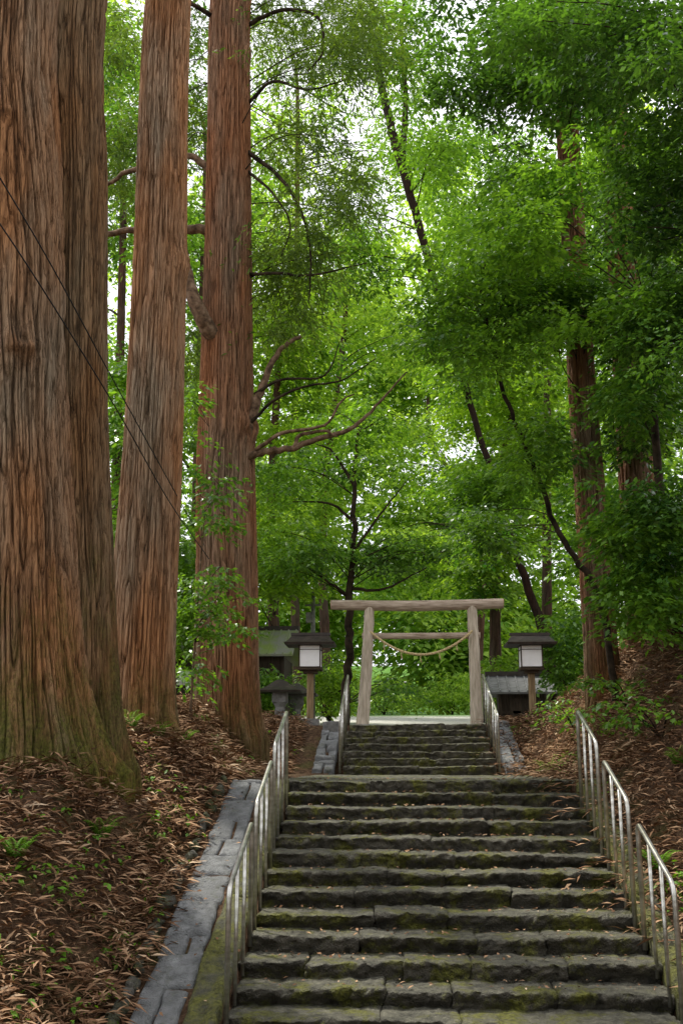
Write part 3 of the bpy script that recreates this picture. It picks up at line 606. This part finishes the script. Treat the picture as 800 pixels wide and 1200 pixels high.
BG=[(140,860,30,L_MID,[(140,250,30,70,260,3,150),(150,560,27,50,160,3,120)],'background tree seen in the gap between the first two cedars'),
(325,845,34,L_BRI,[(330,420,34,60,110,3,130),(330,620,31,60,90,3,130)],'bright green background tree just right of the third cedar'),
(385,845,40,L_FAR,[(400,380,40,90,120,3,120),(400,560,41,90,80,3,110)],'yellow-green background tree behind the slender young tree'),
(557,845,44,L_FAR,[(500,530,42,80,90,3,120),(500,670,46,90,60,3,90),(470,400,42,60,70,3,55)],'bright leafy background tree directly behind the gate'),
(580,845,33,L_BRI,[(590,480,33,80,120,3,150),(590,680,31,50,70,2,100)],'full background tree above the right gate post'),
(640,840,36,L_MID,[(640,300,36,90,130,3,140),(560,190,37,80,80,3,80)],'tall background tree above the right lantern'),
(235,850,36,L_MID,[(235,200,36,90,230,3,140),(225,600,28,50,180,3,130)],'background tree hidden between the second and third cedars'),
(740,800,32,L_MID,[(730,350,30,100,250,3,220),(740,640,29,90,110,2.5,120)],'background tree behind the pair of red-barked cedars'),
(350,845,44,L_BRI,[(340,130,44,80,140,3,95),(450,170,45,90,120,3,95)],'tall pale background tree rising right of the third cedar top')]
for i,(px,py,D,mt,bl,lb) in enumerate(BG):
    t,p=tree('background_tree',lb,px,py,D,group=G3)
    pts=[p-[0,0,.2],P(px+random.uniform(-8,8),600,D),P(bl[0][0]+random.uniform(-10,10),bl[0][1],D),P(bl[0][0],bl[0][1]-70,D)]
    pts.sort(key=lambda a:a[2])
    tr=trunk(t,pts,[.20,.15,.10,.05],BKF,40,.2,.02,.2,.5,5,20+i,10)
    crown(t,bl,mt,80,.95,.18,trunk=tr,limbs=20,seed=20+i,gap=-.0,gf=.45,lr=.02)
SH=[(450,832,44,40,14,L_FAR,'bright green shrub seen low through the left half of the gate'),(530,830,46,45,16,L_FAR,'yellow-green shrub seen low through the right half of the gate'),(590,838,31,30,26,L_BRI,'leafy shrub between the right gate post and the right lantern'),(388,838,32,26,26,L_BRI,'leafy shrub between the left lantern and the left gate post'),(675,800,25,40,34,L_MID,'shrub growing behind the right lantern'),(300,835,26.5,28,18,L_MID,'shrub beside the mossy-roofed building')]
for px,py,D,rx,ry,mt,lb in SH:
    t,p=tree('shrub',lb,px,py,D,'shrub')
    for k in range(5):
        mb=MB(); mb.tube(smoothpath([p,p+RS.normal(0,.25,3)*[1,1,0]+[0,0,.6],p+RS.normal(0,.5,3)*[1,1,0]+[0,0,1.3]],4),[.03,.01],5); mb.obj('stem',TWIG,t,True)
    crown(t,[(px,py-ry*1.3,D,rx,ry*1.6,1.3,70)],mt,70,.6,.13,gap=-.9,limbs=0,name='foliage')
for px,py,D,lb in [(770,790,12.5,'low leafy bush high on the right bank below the overhanging leaves'),(735,790,15,'low leafy bush on the right bank at the foot of the red-barked cedars'),(672,800,18.5,'low leafy bush on the crest of the right bank beside the lantern')]:
    p=base(px,py,D); t=thing('bush',lb,'bush',p)
    Cn=p+RS.normal(0,1,(10,3))*[.4,.35,.1]+[0,0,.32]
    V=broad(Cn,45,.3,.085); mk('foliage',V,np.arange(len(V)).reshape(-1,4),L_MID,t)
    for c in Cn[:5]:
        mb=MB(); mb.tube(smoothpath([p-[0,0,.05],(p+c)/2+[0,0,.08],c],4),[.012,.006],5); mb.obj('stem',TWIG,t,True)
f_=[(200,500,62,160,380,8,450),(420,560,62,160,260,8,1100),(600,520,62,160,300,8,1100),(740,450,60,120,380,8,700),(450,750,57,330,75,6,1000),(300,250,64,130,150,8,240),(560,260,64,120,120,8,240),(120,60,62,60,90,6,120)]
o=crown(None,f_,L_FAR,34,1.9,.42,limbs=0,name='forest',gap=-.05,gf=.2,seed=40); o['kind']='stuff'; o['label']='bright green far forest beyond the shrine grounds'; o['category']='forest'
n=700; Cn=np.column_stack([RS.uniform(-26,26,n),RS.uniform(-16,-7,n),RS.uniform(-1,15,n)]); V=broad(Cn,26,1.9,.5); o=mk('forest',V,np.arange(len(V)).reshape(-1,4),L_DRK); o['kind']='stuff'; o['label']='unseen dark leaf mass added behind the viewpoint to cut frontal light'; o['category']='forest'  # foliage added out of view behind the camera to block light from the front
# ================= LITTER & UNDERGROWTH
LIT,nt,b=M('dead_cedar_sprigs',.9,.1); ge=nt.nodes.new('ShaderNodeNewGeometry'); tcn=noise(nt,1.3,4)
f=math_(nt,'ADD',math_(nt,'MULTIPLY',ge.outputs['Random Per Island'],.65),math_(nt,'MULTIPLY',math_(nt,'SUBTRACT',tcn,.28),.9),True)
nt.links.new(ramp(nt,f,[(.05,(.035,.018,.009)),(.45,(.20,.105,.055)),(.8,(.43,.27,.155)),(1,(.68,.53,.36))]),b.inputs['Base Color'])
def scatter(n,side,y0,y1,wmax):
    y=y0+(y1-y0)*RS.rand(n)**1.35
    xr=np.interp(y,[8.8,9.8],[2.45,2.0])
    x=np.where(RS.rand(n)<side,-2.55-RS.rand(n)**1.2*wmax,xr+RS.rand(n)**1.2*wmax)
    return x,y
def litter(n,j,lo,hi,l1,l2,lf,ex=.08):
    x,y=scatter(n,.58,5.8,24,5.5); a=RS.uniform(0,6.28,n); ln=RS.uniform(lo,hi,n); cv=RS.normal(0,1.0,n)
    ln=np.minimum(ln,np.where(x<0,np.maximum(.12,(-x-2.5)*1.2+.1),9))
    X_=[];D_=[];T_=[]
    for k in range(j):
        t_=k/j; aa=a+cv*t_; X_.append(np.stack([x+np.cos(a+cv*t_/2)*ln*t_,y+np.sin(a+cv*t_/2)*ln*t_],1)); bb=aa+(.35 if k%2 else -.35)+RS.normal(0,.15,n); D_.append(np.stack([np.cos(bb),np.sin(bb),RS.normal(.1,.25,n)],1)); T_.append(np.full(n,math.sin(t_*3.14)))
    X_=np.vstack(X_); D_=norm(np.vstack(D_)); lift=np.tile(RS.uniform(0,lf,n),j)*(.4+.6*np.concatenate(T_))
    p=np.column_stack([X_,H(X_[:,0],X_[:,1])+.012+lift]); N=len(p)
    L=RS.uniform(l1,l2,N); return quads(p,D_,np.stack([RS.normal(0,.5,N),RS.normal(0,.5,N),np.ones(N)],1),L,L*ex)
V=litter(7000,9,.15,.45,.05,.13,.06,.09); V3=litter(11000,16,.45,1.05,.08,.19,.22,.065)
n=7000; x,y=scatter(n,.5,5.8,25,6); p=np.column_stack([x,y,H(x,y)+.02+RS.rand(n)*.05]); a=RS.uniform(0,6.28,n); L=RS.uniform(.04,.10,n)
V2=quads(p,norm(np.stack([np.cos(a),np.sin(a),RS.normal(0,.3,n)],1)),np.stack([RS.normal(0,.5,n),RS.normal(0,.5,n),np.ones(n)],1),L,L*.28)
V=np.vstack([V,V2,V3]); o=mk('leaf_litter',V,np.arange(len(V)).reshape(-1,4),LIT); o['kind']='stuff'; o['label']='brown fallen cedar sprigs and dead leaves covering both banks'; o['category']='leaf litter'
n=900; k=RS.randint(0,12,n); y=8.61+.38*k+RS.uniform(.03,.36,n); x=RS.uniform(-1.6,1.6,n); z=-1.738+.1356*k+.02; a=RS.uniform(0,6.28,n); L=RS.uniform(.02,.06,n)
V=quads(np.column_stack([x,y,z]),norm(np.stack([np.cos(a),np.sin(a),RS.normal(0,.2,n)],1)),np.stack([RS.normal(0,.4,n),RS.normal(0,.4,n),np.ones(n)],1),L,L*.25)
n=500; sd=np.where(RS.rand(n)<.5,-1,1); x=sd*(2.55-.85*RS.rand(n)**2.2); y=6.5+6*RS.rand(n); a=RS.uniform(0,6.28,n); L=RS.uniform(.03,.07,n)
V2=quads(np.column_stack([x,y,np.maximum(S(y)+.085,H(x,y)+.03)]),norm(np.stack([np.cos(a),np.sin(a),RS.normal(0,.2,n)],1)),np.stack([RS.normal(0,.4,n),RS.normal(0,.4,n),np.ones(n)],1),L,L*.22)
V=np.vstack([V,V2]); o=mk('fallen_leaves',V,np.arange(len(V)).reshape(-1,4),LIT); o['kind']='stuff'; o['label']='small dead leaves scattered on the stone steps and kerbs'; o['category']='fallen leaves'
x,y=scatter(3200,.42,6.2,24,5); keep=fbm(np.stack([x,y,0*x],1),.9,5)>.05; x=x[keep]; y=y[keep]
V=broad(np.column_stack([x,y,H(x,y)+.09]),10,.13,.06,droop=.2); o=mk('undergrowth',V,np.arange(len(V)).reshape(-1,4),L_FERN); o['kind']='stuff'; o['label']='small green seedlings and creepers dotting the banks'; o['category']='undergrowth'
FP=[(152,880,12.6,'bright green fern tuft at the foot of the pale second cedar'),(214,878,13.6,'bright green fern tuft right of the pale second cedar'),(185,866,13.0,'small fern tuft between the two bright tufts by the second cedar'),(20,985,8.6,'pale green fern on the left bank below the giant cedar'),(120,960,9.8,'low fern in the middle of the left bank'),(790,830,11.5,'leafy fern high on the right bank at the edge of the photo'),(765,940,10.3,'low fern on the right bank behind the handrail'),(640,870,16,'small fern at the foot of the right bank near the upper steps')]
for px,py,D,lb in FP:
    p=base(px,py,D); t=thing('fern',lb,'fern',p)
    Vs=[]
    for k in range(11):
        a=k*.571+random.random()*.3; ln=random.uniform(.14,.26); m_=16; t_=np.linspace(.1,1,m_)
        c_=np.stack([p[0]+np.cos(a)*ln*t_,p[1]+np.sin(a)*ln*t_,p[2]+.04+ln*(1.8*t_-1.0*t_*t_)],1)
        for sd in (-1,1):
            d=norm(np.stack([np.cos(a+sd*1.1)*np.ones(m_),np.sin(a+sd*1.1)*np.ones(m_),np.full(m_,-.1)],1)); L=.06*(1.1-t_)+.01
            Vs.append(quads(c_,d,np.tile([0,0,1.],(m_,1)),L,L*.22))
    V=np.vstack(Vs); mk('fronds',V,np.arange(len(V)).reshape(-1,4),L_FERN,t)
    mb=MB(); mb.tube([p-[0,0,.03],p+[0,0,.05]],[.02,.012],6); mb.obj('stem',TWIG,t)
CAB,nt,b=M('black_cable',.6,.3); b.inputs['Base Color'].default_value=(.01,.01,.01,1)
for pix,lb in (([(-60,110,7),(0,208,7.6),(60,310,8.4),(130,440,9.8),(185,540,12),(240,640,16.5)],'upper thin black cable crossing in front of the left cedars'),([(-60,180,7),(0,262,7.6),(70,370,8.5),(140,485,10),(200,590,12.5),(245,655,16.5)],'lower thin black cable crossing in front of the left cedars')):
    mb=MB(); mb.tube(smoothpath([P(*q) for q in pix],8),.007,6); tag(mb.obj('utility_cable',CAB,None,True),lb,'cable')
# ================= LIGHT
w=bpy.data.worlds.new('World'); SC.world=w; w.use_nodes=True; nt=w.node_tree; bg=nt.nodes['Background']
sky=nt.nodes.new('ShaderNodeTexSky'); sky.sky_type='NISHITA'; sky.sun_disc=False; sky.sun_elevation=math.radians(62); sky.sun_rotation=math.radians(315)
n=nt.nodes.new('ShaderNodeTexNoise'); n.inputs['Scale'].default_value=3
mx=nt.nodes.new('ShaderNodeMix'); mx.data_type='RGBA'; mx.inputs[0].default_value=.85
cl=ramp(nt,n.outputs[0],[(.3,(10,10,10.8)),(.7,(12.8,12.6,13))])
nt.links.new(sky.outputs[0],mx.inputs[6]); nt.links.new(cl,mx.inputs[7]); nt.links.new(mx.outputs[2],bg.inputs[0]); bg.inputs[1].default_value=.15
s=bpy.data.lights.new('Sun','SUN'); s.energy=5.0; s.angle=math.radians(4); s.color=(1,.96,.86); so=bpy.data.objects.new('Sun',s); C.objects.link(so)
so.rotation_euler=Vector((.38,-.38,-1)).to_track_quat('-Z','Y').to_euler()
# ================= CAMERA
cd=bpy.data.cameras.new('Camera'); co=bpy.data.objects.new('Camera',cd); C.objects.link(co); SC.camera=co
cd.sensor_fit='VERTICAL'; cd.sensor_height=36; cd.sensor_width=24; cd.lens=36; cd.clip_end=500; cd.clip_start=.05
co.location=(EX,0,0); co.rotation_euler=(math.radians(90)+PH,0,TH)
SC.view_settings.view_transform='Standard'; SC.view_settings.look='None'; SC.view_settings.exposure=0
